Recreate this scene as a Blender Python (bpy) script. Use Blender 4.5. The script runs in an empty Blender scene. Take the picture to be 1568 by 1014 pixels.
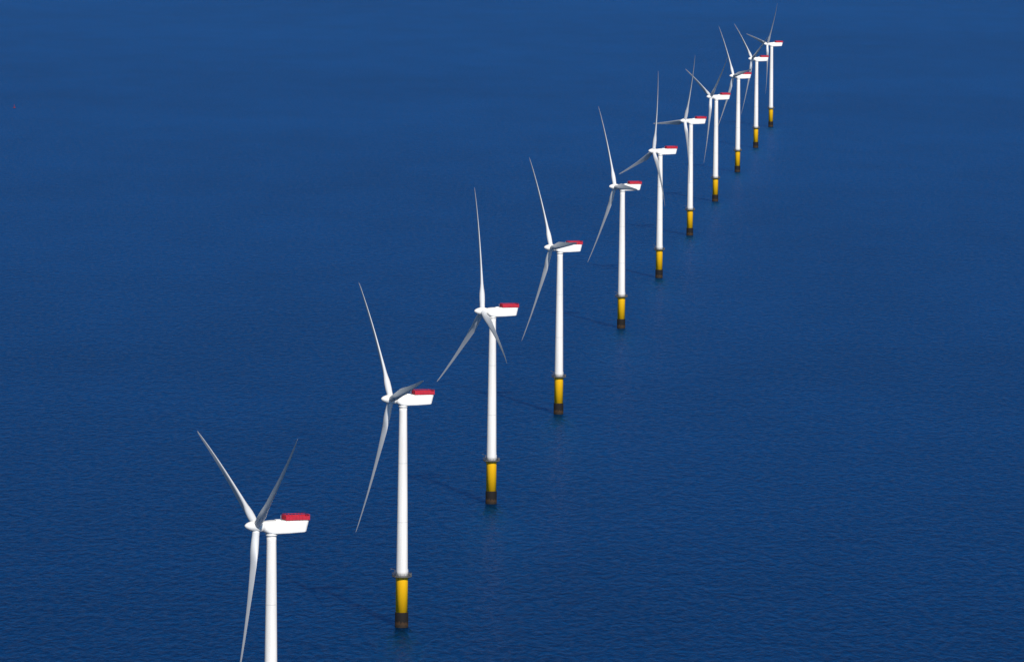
import bpy, bmesh, math, random
from mathutils import Matrix, Vector
random.seed(4)
sc = bpy.context.scene
R = math.radians

# ------------------------------------------------------------------ materials
def new_mat(name):
    m = bpy.data.materials.new(name); m.use_nodes = True
    nt = m.node_tree
    return m, nt, nt.nodes['Principled BSDF']

def paint(name, c1, c2, rough=0.45, scale=0.6, stretch=(1, 1, 0.15), spec=0.4, streak=0.5):
    m, nt, b = new_mat(name)
    tc = nt.nodes.new('ShaderNodeTexCoord')
    mp = nt.nodes.new('ShaderNodeMapping'); mp.inputs['Scale'].default_value = stretch
    nz = nt.nodes.new('ShaderNodeTexNoise'); nz.inputs['Scale'].default_value = scale
    nz.inputs['Detail'].default_value = 6; nz.inputs['Roughness'].default_value = 0.65
    cr = nt.nodes.new('ShaderNodeValToRGB')
    cr.color_ramp.elements[0].position = 0.5 - streak / 2; cr.color_ramp.elements[1].position = 0.5 + streak / 2 * 0.6
    cr.color_ramp.elements[0].color = (*c2, 1); cr.color_ramp.elements[1].color = (*c1, 1)
    L = nt.links.new
    L(tc.outputs['Object'], mp.inputs['Vector']); L(mp.outputs['Vector'], nz.inputs['Vector'])
    L(nz.outputs['Fac'], cr.inputs['Fac']); L(cr.outputs['Color'], b.inputs['Base Color'])
    b.inputs['Roughness'].default_value = rough
    b.inputs['Specular IOR Level'].default_value = spec
    return m

M_tower = paint('tower_paint', (0.80, 0.78, 0.75), (0.62, 0.61, 0.59), 0.4, 0.5, (1, 1, 0.08))
M_blade = paint('blade_gelcoat', (0.66, 0.67, 0.69), (0.54, 0.56, 0.58), 0.4, 0.3, (1, 1, 0.2), spec=0.3)
M_nac = paint('nacelle_paint', (0.80, 0.79, 0.76), (0.70, 0.70, 0.68), 0.4, 0.7, (0.4, 1, 1))
M_yel = paint('yellow_paint', (1.0, 0.56, 0.006), (0.94, 0.48, 0.008), 0.5, 0.9, (1, 1, 0.12))
M_red = paint('red_rail_paint', (0.50, 0.012, 0.035), (0.34, 0.012, 0.025), 0.5, 1.0, (1, 1, 1))
M_redd = paint('red_deck', (0.22, 0.01, 0.015), (0.14, 0.01, 0.012), 0.7, 1.0, (1, 1, 1))
M_steel = paint('galvanised_steel', (0.10, 0.105, 0.11), (0.05, 0.05, 0.055), 0.6, 1.5, (1, 1, 1))
M_grey = paint('seam_grey', (0.45, 0.46, 0.47), (0.35, 0.36, 0.37), 0.5, 1.5, (1, 1, 1))

def marine():
    m, nt, b = new_mat('marine_growth_steel')
    L = nt.links.new
    tc = nt.nodes.new('ShaderNodeTexCoord'); sp = nt.nodes.new('ShaderNodeSeparateXYZ')
    nz = nt.nodes.new('ShaderNodeTexNoise'); nz.inputs['Scale'].default_value = 0.9; nz.inputs['Detail'].default_value = 7
    L(tc.outputs['Object'], sp.inputs[0]); L(tc.outputs['Object'], nz.inputs['Vector'])
    ma = nt.nodes.new('ShaderNodeMath'); ma.operation = 'MULTIPLY_ADD'
    ma.inputs[1].default_value = 3.0; L(nz.outputs['Fac'], ma.inputs[0]); L(sp.outputs['Z'], ma.inputs[2])
    mr = nt.nodes.new('ShaderNodeMapRange'); mr.inputs['From Min'].default_value = 0.5; mr.inputs['From Max'].default_value = 7.2
    L(ma.outputs[0], mr.inputs['Value'])
    cr = nt.nodes.new('ShaderNodeValToRGB'); e = cr.color_ramp.elements
    e[0].position = 0.0; e[0].color = (0.010, 0.011, 0.010, 1)
    e[1].position = 1.0; e[1].color = (0.012, 0.010, 0.010, 1)
    for p, c in ((0.25, (0.024, 0.017, 0.012, 1)), (0.36, (0.045, 0.026, 0.014, 1)), (0.48, (0.010, 0.009, 0.009, 1)), (0.8, (0.010, 0.009, 0.010, 1))):
        n = e.new(p); n.color = c
    L(mr.outputs[0], cr.inputs['Fac']); L(cr.outputs['Color'], b.inputs['Base Color'])
    b.inputs['Roughness'].default_value = 0.8; b.inputs['Specular IOR Level'].default_value = 0.15
    return m
M_mar = marine()

# ------------------------------------------------------------------ mesh helpers
def lathe(bm, prof, axis='Z', seg=48, mat=0, origin=(0, 0, 0), cap=True):
    rings = []
    o = Vector(origin)
    for r, h in prof:
        ring = []
        for i in range(seg):
            a = 2 * math.pi * i / seg
            if axis == 'Z': v = Vector((r * math.cos(a), r * math.sin(a), h))
            else: v = Vector((h, r * math.cos(a), r * math.sin(a)))
            ring.append(bm.verts.new(o + v))
        rings.append(ring)
    for k in range(len(rings) - 1):
        for i in range(seg):
            j = (i + 1) % seg
            f = bm.faces.new((rings[k][i], rings[k][j], rings[k + 1][j], rings[k + 1][i])); f.material_index = mat; f.smooth = True
    if cap:
        for ring in (rings[0], rings[-1]):
            f = bm.faces.new(ring); f.material_index = mat

def tube(bm, p, q, r, seg=8, mat=0):
    p = Vector(p); q = Vector(q); d = (q - p).normalized()
    u = d.cross(Vector((0, 0, 1)));
    if u.length < 1e-3: u = Vector((1, 0, 0))
    u.normalize(); w = d.cross(u)
    a = [bm.verts.new(p + r * (math.cos(2 * math.pi * i / seg) * u + math.sin(2 * math.pi * i / seg) * w)) for i in range(seg)]
    b = [bm.verts.new(q + r * (math.cos(2 * math.pi * i / seg) * u + math.sin(2 * math.pi * i / seg) * w)) for i in range(seg)]
    for i in range(seg):
        j = (i + 1) % seg
        f = bm.faces.new((a[i], a[j], b[j], b[i])); f.material_index = mat; f.smooth = True
    bm.faces.new(a).material_index = mat; bm.faces.new(b).material_index = mat

def box(bm, lo, hi, mat=0):
    x0, y0, z0 = lo; x1, y1, z1 = hi
    v = [bm.verts.new(c) for c in ((x0,y0,z0),(x1,y0,z0),(x1,y1,z0),(x0,y1,z0),(x0,y0,z1),(x1,y0,z1),(x1,y1,z1),(x0,y1,z1))]
    for q in ((0,3,2,1),(4,5,6,7),(0,1,5,4),(1,2,6,5),(2,3,7,6),(3,0,4,7)):
        bm.faces.new([v[i] for i in q]).material_index = mat

def finish(bm, name, mats):
    bmesh.ops.recalc_face_normals(bm, faces=bm.faces)
    me = bpy.data.meshes.new(name); bm.to_mesh(me); bm.free()
    for m in mats: me.materials.append(m)
    return me

HUB_Z = 83.2
PLAT = 18.6
# --- foundation: monopile splash zone + yellow transition piece
bm = bmesh.new()
lathe(bm, [(2.44, -25), (2.44, 5.3), (2.30, 5.5)], mat=0)
for s in (-0.75, 0.75):      # boat-landing fenders, splash zone part
    tube(bm, (3.35, s, -2.0), (3.35, s, 5.4), 0.15, mat=0)
me_pile = finish(bm, 'monopile', [M_mar])
bm = bmesh.new()
lathe(bm, [(2.22, 5.5), (2.22, PLAT - 1.2), (2.34, PLAT - 1.0), (2.34, PLAT - 0.15)], mat=0)
for s in (-0.75, 0.75):
    tube(bm, (3.35, s, 5.42), (3.35, s, 11.0), 0.14, mat=0)
    for z in (6.5, 10.8):
        tube(bm, (3.35, s, z), (1.9, s * 0.9, z), 0.11, mat=0)
for s in (-0.25, 0.25): tube(bm, (2.75, s, 5.6), (2.75, s, PLAT - 0.2), 0.05, 6, mat=0)
for k in range(28): tube(bm, (2.75, -0.25, 5.8 + k * 0.44), (2.75, 0.25, 5.8 + k * 0.44), 0.03, 5, mat=0)
me_tp = finish(bm, 'transition_piece', [M_yel])
# --- platform
bm = bmesh.new()
lathe(bm, [(2.35, PLAT - 0.12), (3.65, PLAT - 0.12), (3.65, PLAT + 0.16), (2.12, PLAT + 0.16)], mat=0, cap=False)
N = 16
for i in range(N):
    a = 2 * math.pi * i / N; b_ = 2 * math.pi * (i + 1) / N
    c, s = math.cos(a), math.sin(a); c2, s2 = math.cos(b_), math.sin(b_)
    tube(bm, (3.58 * c, 3.58 * s, PLAT + 0.1), (3.58 * c, 3.58 * s, PLAT + 1.3), 0.045, 6)
    for z in (0.5, 0.9, 1.3):
        tube(bm, (3.58 * c, 3.58 * s, PLAT + z), (3.58 * c2, 3.58 * s2, PLAT + z), 0.04, 6)
    if i % 2 == 0: tube(bm, (3.4 * c, 3.4 * s, PLAT - 0.1), (2.35 * c, 2.35 * s, PLAT - 0.9), 0.08, 6)
# davit crane
tube(bm, (-1.6, 3.0, PLAT), (-1.6, 3.0, PLAT + 2.6), 0.14); tube(bm, (-1.6, 3.0, PLAT + 2.6), (-2.3, 4.9, PLAT + 3.2), 0.1)
box(bm, (-1.6, -3.2, PLAT + 0.17), (-0.4, -2.4, PLAT + 1.1))
me_plat = finish(bm, 'service_platform', [M_steel])
# --- tower
bm = bmesh.new()
prof = []
z0, z1 = PLAT - 0.1, 80.9
for k in range(33):
    t = k / 32; prof.append((2.12 + (1.42 - 2.12) * (t ** 1.15), z0 + (z1 - z0) * t))
lathe(bm, prof, mat=0, seg=64)
def tr(z): t = (z - z0) / (z1 - z0); return 2.12 - 0.70 * t ** 1.15
for z in (38.5, 60.0):
    lathe(bm, [(tr(z) - 0.05, z - 0.06), (tr(z) + 0.02, z - 0.05), (tr(z) + 0.02, z + 0.05), (tr(z) - 0.05, z + 0.06)], mat=1, seg=64, cap=False)
box(bm, (-0.5, -2.19, PLAT + 0.3), (0.5, -1.9, PLAT + 2.6), mat=1)     # door
me_tow = finish(bm, 'tower', [M_tower, M_grey])
# --- nacelle (lofted rounded boxes along x)
bm = bmesh.new()
def rrect(x, hw, zb, zt, rad, n=6, slant=0):
    pts = []
    for cx, cz, a0 in ((hw - rad, zt - rad, 0), (-hw + rad, zt - rad, 90), (-hw + rad, zb + rad, 180), (hw - rad, zb + rad, 270)):
        for i in range(n + 1):
            a = R(a0 + 90 * i / n)
            y = cx + rad * math.cos(a); z = cz + rad * math.sin(a)
            pts.append(bm.verts.new((x + slant * ((z - zb) / (zt - zb)), y, z)))
    return pts
secs = [rrect(-2.75, 1.45, 81.75, 84.65, 1.40), rrect(-2.2, 1.62, 81.5, 84.75, 1.2), rrect(-1.3, 1.85, 81.1, 84.85, 0.8),
        rrect(0, 1.95, 80.95, 84.9, 0.45), rrect(5, 1.95, 81.05, 84.9, 0.35), rrect(9.6, 1.92, 81.25, 84.9, 0.35, slant=0.6), rrect(10.15, 1.85, 81.4, 84.8, 0.35, slant=0.85)]
for a, b_ in zip(secs, secs[1:]):
    n = len(a)
    for i in range(n):
        j = (i + 1) % n
        bm.faces.new((a[i], a[j], b_[j], b_[i])).smooth = True
bm.faces.new(secs[0]); bm.faces.new(secs[-1])
lathe(bm, [(1.6, 80.3), (1.75, 80.6), (1.75, 81.1)], mat=0, seg=40)   # yaw collar
tube(bm, (3.2, 0.9, 84.8), (3.2, 0.9, 86.3), 0.05, 6, mat=1); box(bm, (1.2, -0.7, 84.85), (2.6, 0.7, 85.2), mat=0)
me_nac = finish(bm, 'nacelle', [M_nac, M_grey])
# --- red helicopter hoist platform with guard rail
bm = bmesh.new()
X0, X1, W, Z0, Z1 = 3.9, 11.2, 2.05, 85.0, 86.55
box(bm, (X0, -W + 0.08, Z0 - 0.06), (X1, W - 0.08, Z0 + 0.08), mat=1)
for y in (-W, W):
    xs = [X0 + (X1 - X0) * i / 7 for i in range(8)]
    for x in xs: box(bm, (x - 0.06, y - 0.07, Z0 - 0.1), (x + 0.06, y + 0.07, Z1 + 0.02))
    for a, b_ in zip(xs, xs[1:]):
        box(bm, (a + 0.07, y - 0.02, Z0 + 0.05), (b_ - 0.07, y + 0.02, Z1 - 0.35))
    tube(bm, (X0, y, Z1), (X1, y, Z1), 0.07, 6)
for x in (X0, X1):
    ys = [-W + 2 * W * i / 4 for i in range(5)]
    for y in ys[1:-1]: box(bm, (x - 0.07, y - 0.06, Z0 + 0.1), (x + 0.07, y + 0.06, Z1))
    for a, b_ in zip(ys, ys[1:]):
        box(bm, (x - 0.02, a + 0.075, Z0 + 0.1), (x + 0.02, b_ - 0.075, Z1 - 0.35))
    tube(bm, (x, -W, Z1), (x, W, Z1), 0.07, 6)
me_rail = finish(bm, 'hoist_platform', [M_red, M_redd])
# --- hub / spinner, local origin = rotor centre, upwind = -X
bm = bmesh.new()
lathe(bm, [(1.45, 2.0), (1.60, 1.7), (1.72, 0.9), (1.75, 0.0), (1.66, -0.9), (1.45, -1.7), (1.12, -2.5), (0.75, -3.15), (0.35, -3.55), (0.08, -3.65)], axis='X', seg=40)
me_hub = finish(bm, 'spinner', [M_nac])
# --- blade
def interp(pts, r):
    for (a, ca), (b_, cb) in zip(pts, pts[1:]):
        if r <= b_:
            t = (r - a) / (b_ - a); return ca + (cb - ca) * t
    return pts[-1][1]
CH = [(1.2, 2.2), (3, 2.2), (6, 2.6), (9, 3.3), (12, 3.6), (16, 3.3), (24, 2.5), (34, 1.8), (44, 1.2), (50, 0.85), (52.6, 0.5), (53.6, 0.1)]
TH = [(1.2, 1.0), (3, 1.0), (6, 0.72), (9, 0.48), (12, 0.36), (18, 0.28), (30, 0.22), (53.6, 0.17)]
def build_blade(pitch):
    bm = bmesh.new(); rings = []; n = 28
    rs = [1.2, 2, 3, 4, 5, 6, 7.5, 9, 10.5, 12, 14, 16, 19, 22, 26, 30, 34, 38, 42, 46, 49, 51, 52.3, 53.1, 53.6]
    for r in rs:
        c = interp(CH, r); t = interp(TH, r); f = max(0, min(1, (r - 3) / 9)); f = f * f * (3 - 2 * f)
        tw = R(pitch + 12 * (1 - min(1, max(0, (r - 8) / 42))) ** 1.8)
        ring = []
        for i in range(n):
            a = 2 * math.pi * i / n
            cy, cx = -0.5 * math.cos(a), 0.5 * math.sin(a)
            u = 0.5 * (1 - math.cos(a))
            yt = 5 * (0.2969 * math.sqrt(u) - 0.126 * u - 0.3516 * u * u + 0.2843 * u ** 3 - 0.1036 * u ** 4)
            ay = u - 0.32; ax = (yt if a <= math.pi else -yt) * t + 0.035 * math.sin(math.pi * u)
            y = c * (cy * (1 - f) + ay * f); x = c * (cx * (1 - f) + ax * f)
            X = x * math.cos(tw) + y * math.sin(tw); Y = -x * math.sin(tw) + y * math.cos(tw)
            pre = -math.tan(R(2.6)) * r - 2.2 * (r / 53.6) ** 2.5
            ring.append(bm.verts.new((X + pre, Y, r)))
        rings.append(ring)
    for a, b_ in zip(rings, rings[1:]):
        for i in range(n):
            j = (i + 1) % n
            bm.faces.new((a[i], a[j], b_[j], b_[i])).smooth = True
    bm.faces.new(rings[0]); bm.faces.new(rings[-1])
    return finish(bm, 'blade', [M_blade])
me_blade = build_blade(-1)

col = sc.collection
def obj(name, me, parent=None, mat=None):
    o = bpy.data.objects.new(name, me); col.objects.link(o)
    if parent: o.parent = parent
    if mat: o.matrix_local = mat
    return o

def turbine(x, y, yaw, az):
    root = bpy.data.objects.new('wind_turbine', None); col.objects.link(root)
    root.location = (x, y, 0); root.empty_display_size = 5
    base_rot = Matrix.Rotation(R(105), 4, 'Z')
    obj('monopile', me_pile, root, base_rot); obj('transition_piece', me_tp, root, base_rot)
    obj('service_platform', me_plat, root, base_rot); obj('tower', me_tow, root, base_rot)
    Y = Matrix.Rotation(R(yaw), 4, 'Z')
    obj('nacelle', me_nac, root, Y); obj('hoist_platform', me_rail, root, Y)
    H = Y @ Matrix.Translation((-4.7, 0, HUB_Z + 0.15)) @ Matrix.Rotation(R(4), 4, 'Y')
    obj('spinner', me_hub, root, H)
    for k in range(3):
        obj('blade', me_blade, root, H @ Matrix.Rotation(R(az + 120 * k), 4, 'X'))
    return root

rows = [(-70.6, 1727, 21, -64), (-39.3, 2125, 18, -42), (-8.4, 2527, 19, -10), (23.6, 2927.5, 18, -36),
        (64.2, 3449, 18, -31), (96.3, 3851.6, 19, 10), (128.8, 4271.7, 19, 25), (161.1, 4679.3, 19, -68),
        (194.6, 5100.6, 19, -38), (227.0, 5507.4, 18, -54), (258.7, 5915.5, 17, 39)]
for r in rows: turbine(*r)

# ------------------------------------------------------------------ buoy
bm = bmesh.new()
lathe(bm, [(1.0, -0.6), (1.2, 0.0), (1.2, 0.6), (0.9, 0.8)], mat=0, seg=24)
for a in range(4):
    c, s = math.cos(a * math.pi / 2), math.sin(a * math.pi / 2)
    tube(bm, (0.75 * c, 0.75 * s, 0.7), (0.2 * c, 0.2 * s, 2.6), 0.06, 6, mat=0)
lathe(bm, [(0.35, 2.5), (0.35, 2.7)], mat=0, seg=16)
tube(bm, (-0.4, 0, 2.9), (0.4, 0, 3.5), 0.07, 6, mat=0); tube(bm, (-0.4, 0, 3.5), (0.4, 0, 2.9), 0.07, 6, mat=0)
tube(bm, (0, 0, 2.6), (0, 0, 3.2), 0.05, 6, mat=0)
b = obj('navigation_buoy', finish(bm, 'navigation_buoy', [M_redd])); b.location = (-526, 6186, 0)

# ------------------------------------------------------------------ sea
me = bpy.data.meshes.new('sea')
S = 60000
me.from_pydata([(-S, -S, 0), (S, -S, 0), (S, S, 0), (-S, S, 0)], [], [(0, 1, 2, 3)])
sea = obj('sea', me)
m = bpy.data.materials.new('sea_water'); m.use_nodes = True; nt = m.node_tree; nt.nodes.clear(); L = nt.links.new
N_ = nt.nodes.new
out = N_('ShaderNodeOutputMaterial'); geo = N_('ShaderNodeNewGeometry')
def noise(scale_vec, rot, detail=3, rough=0.55, dist=0.0):
    mp = N_('ShaderNodeMapping'); mp.inputs['Scale'].default_value = scale_vec; mp.inputs['Rotation'].default_value = (0, 0, R(rot))
    nz = N_('ShaderNodeTexNoise'); nz.inputs['Scale'].default_value = 1.0; nz.inputs['Detail'].default_value = detail
    nz.inputs['Roughness'].default_value = rough; nz.inputs['Distortion'].default_value = dist
    L(geo.outputs['Position'], mp.inputs['Vector']); L(mp.outputs['Vector'], nz.inputs['Vector'])
    return nz.outputs['Fac']
def math_(op, a, b_=None, c=None):
    n = N_('ShaderNodeMath'); n.operation = op
    for i, v in enumerate((a, b_, c)):
        if v is None: continue
        if isinstance(v, (int, float)): n.inputs[i].default_value = v
        else: L(v, n.inputs[i])
    return n.outputs[0]
def bump(h, dist):
    n = N_('ShaderNodeBump'); n.inputs['Strength'].default_value = 1.0; n.inputs['Distance'].default_value = dist
    L(h, n.inputs['Height']); return n.outputs['Normal']
swell = noise((1 / 9, 1 / 20, 1), 10, 3, 0.6, 0.3)
chop = noise((1 / 3.0, 1 / 7.5, 1), -14, 3, 0.6, 0.2)
h = math_('ADD', math_('MULTIPLY', swell, 1.7), math_('MULTIPLY', chop, 1.5))
nb = bump(h, 0.75)         # wind chop
nc = bump(h, 0.16)         # calmer facets between the ripples
patch = noise((1 / 900, 1 / 1500, 1), 8, 4, 0.55)
patch2 = noise((1 / 90, 1 / 260, 1), 4, 5, 0.65)
pm = math_('ADD', math_('MULTIPLY', patch, 0.55), math_('MULTIPLY', patch2, 0.45))
# light scattered back out of the water column
sss = N_('ShaderNodeSubsurfaceScattering'); sss.falloff = 'BURLEY'
sss.inputs['Color'].default_value = (0.0004, 0.0035, 0.014, 1); sss.inputs['Scale'].default_value = 45
sss.inputs['Radius'].default_value = (0.4, 0.9, 1.0)
g1 = N_('ShaderNodeBsdfGlossy'); g1.inputs['Roughness'].default_value = 0.36; g1.inputs['Color'].default_value = (0.006, 0.32, 0.90, 1)
L(nb, g1.inputs['Normal'])
g2 = N_('ShaderNodeBsdfGlossy'); g2.inputs['Roughness'].default_value = 0.24; g2.inputs['Color'].default_value = (1.0, 0.72, 0.38, 1)
L(nc, g2.inputs['Normal'])
fr = N_('ShaderNodeFresnel'); fr.inputs['IOR'].default_value = 1.33
frb = N_('ShaderNodeFresnel'); frb.inputs['IOR'].default_value = 1.33; L(nb, frb.inputs['Normal'])
frm = math_('ADD', math_('MULTIPLY', fr.outputs[0], 0.52), math_('MULTIPLY', frb.outputs[0], 0.46))
wind = N_('ShaderNodeMapRange'); L(pm, wind.inputs['Value'])
wind.inputs['From Min'].default_value = 0.3; wind.inputs['From Max'].default_value = 0.7
wind.inputs['To Min'].default_value = 0.82; wind.inputs['To Max'].default_value = 1.10
f1 = math_('MULTIPLY', frm, wind.outputs[0])
mix = N_('ShaderNodeMixShader'); L(f1, mix.inputs[0]); L(sss.outputs[0], mix.inputs[1]); L(g1.outputs[0], mix.inputs[2])
f2 = math_('MULTIPLY', fr.outputs[0], 0.12)
# only the flatter facets mirror: gives broken glints instead of a solid column
sel = N_('ShaderNodeMapRange'); L(chop, sel.inputs['Value'])
sel.inputs['From Min'].default_value = 0.42; sel.inputs['From Max'].default_value = 0.62
sel.inputs['To Min'].default_value = 0.35; sel.inputs['To Max'].default_value = 1.0
f2 = math_('MULTIPLY', f2, sel.outputs[0])
mix2 = N_('ShaderNodeMixShader'); L(f2, mix2.inputs[0]); L(mix.outputs[0], mix2.inputs[1]); L(g2.outputs[0], mix2.inputs[2])
L(mix2.outputs[0], out.inputs['Surface'])
me.materials.append(m)

# ------------------------------------------------------------------ sun + sky
sx, sy, el = 0.29, -0.957, 36
az = math.atan2(sx, sy)
sd = Vector((math.sin(az) * math.cos(R(el)), math.cos(az) * math.cos(R(el)), math.sin(R(el))))
sun = bpy.data.lights.new('sun', 'SUN'); sun.energy = 5.0; sun.angle = R(0.5); sun.color = (1.0, 0.95, 0.88)
so = bpy.data.objects.new('sun', sun); col.objects.link(so); so.location = (0, 0, 500)
so.rotation_euler = sd.to_track_quat('Z', 'Y').to_euler()
w = bpy.data.worlds.new('World'); sc.world = w; w.use_nodes = True
bg = w.node_tree.nodes['Background']; bg.inputs['Strength'].default_value = 0.055
sk = w.node_tree.nodes.new('ShaderNodeTexSky'); sk.sky_type = 'NISHITA'; sk.sun_disc = False
sk.sun_elevation = R(el); sk.sun_rotation = az % (2 * math.pi); sk.altitude = 50; sk.air_density = 1.0; sk.dust_density = 0.3; sk.ozone_density = 2.5
w.node_tree.links.new(sk.outputs['Color'], bg.inputs['Color'])

# ------------------------------------------------------------------ camera
cam = bpy.data.cameras.new('camera'); cam.sensor_width = 36; cam.lens = 9000 / 1568 * 36
cam.clip_start = 1; cam.clip_end = 200000
co = bpy.data.objects.new('camera', cam); col.objects.link(co)
co.matrix_world = Matrix.Translation((0, 0, 286)) @ Matrix.Rotation(R(90 - 4.776), 4, 'X') @ Matrix.Rotation(R(0.5), 4, 'Z')
sc.camera = co
sc.view_settings.view_transform = 'Standard'; sc.view_settings.look = 'None'; sc.view_settings.exposure = 0
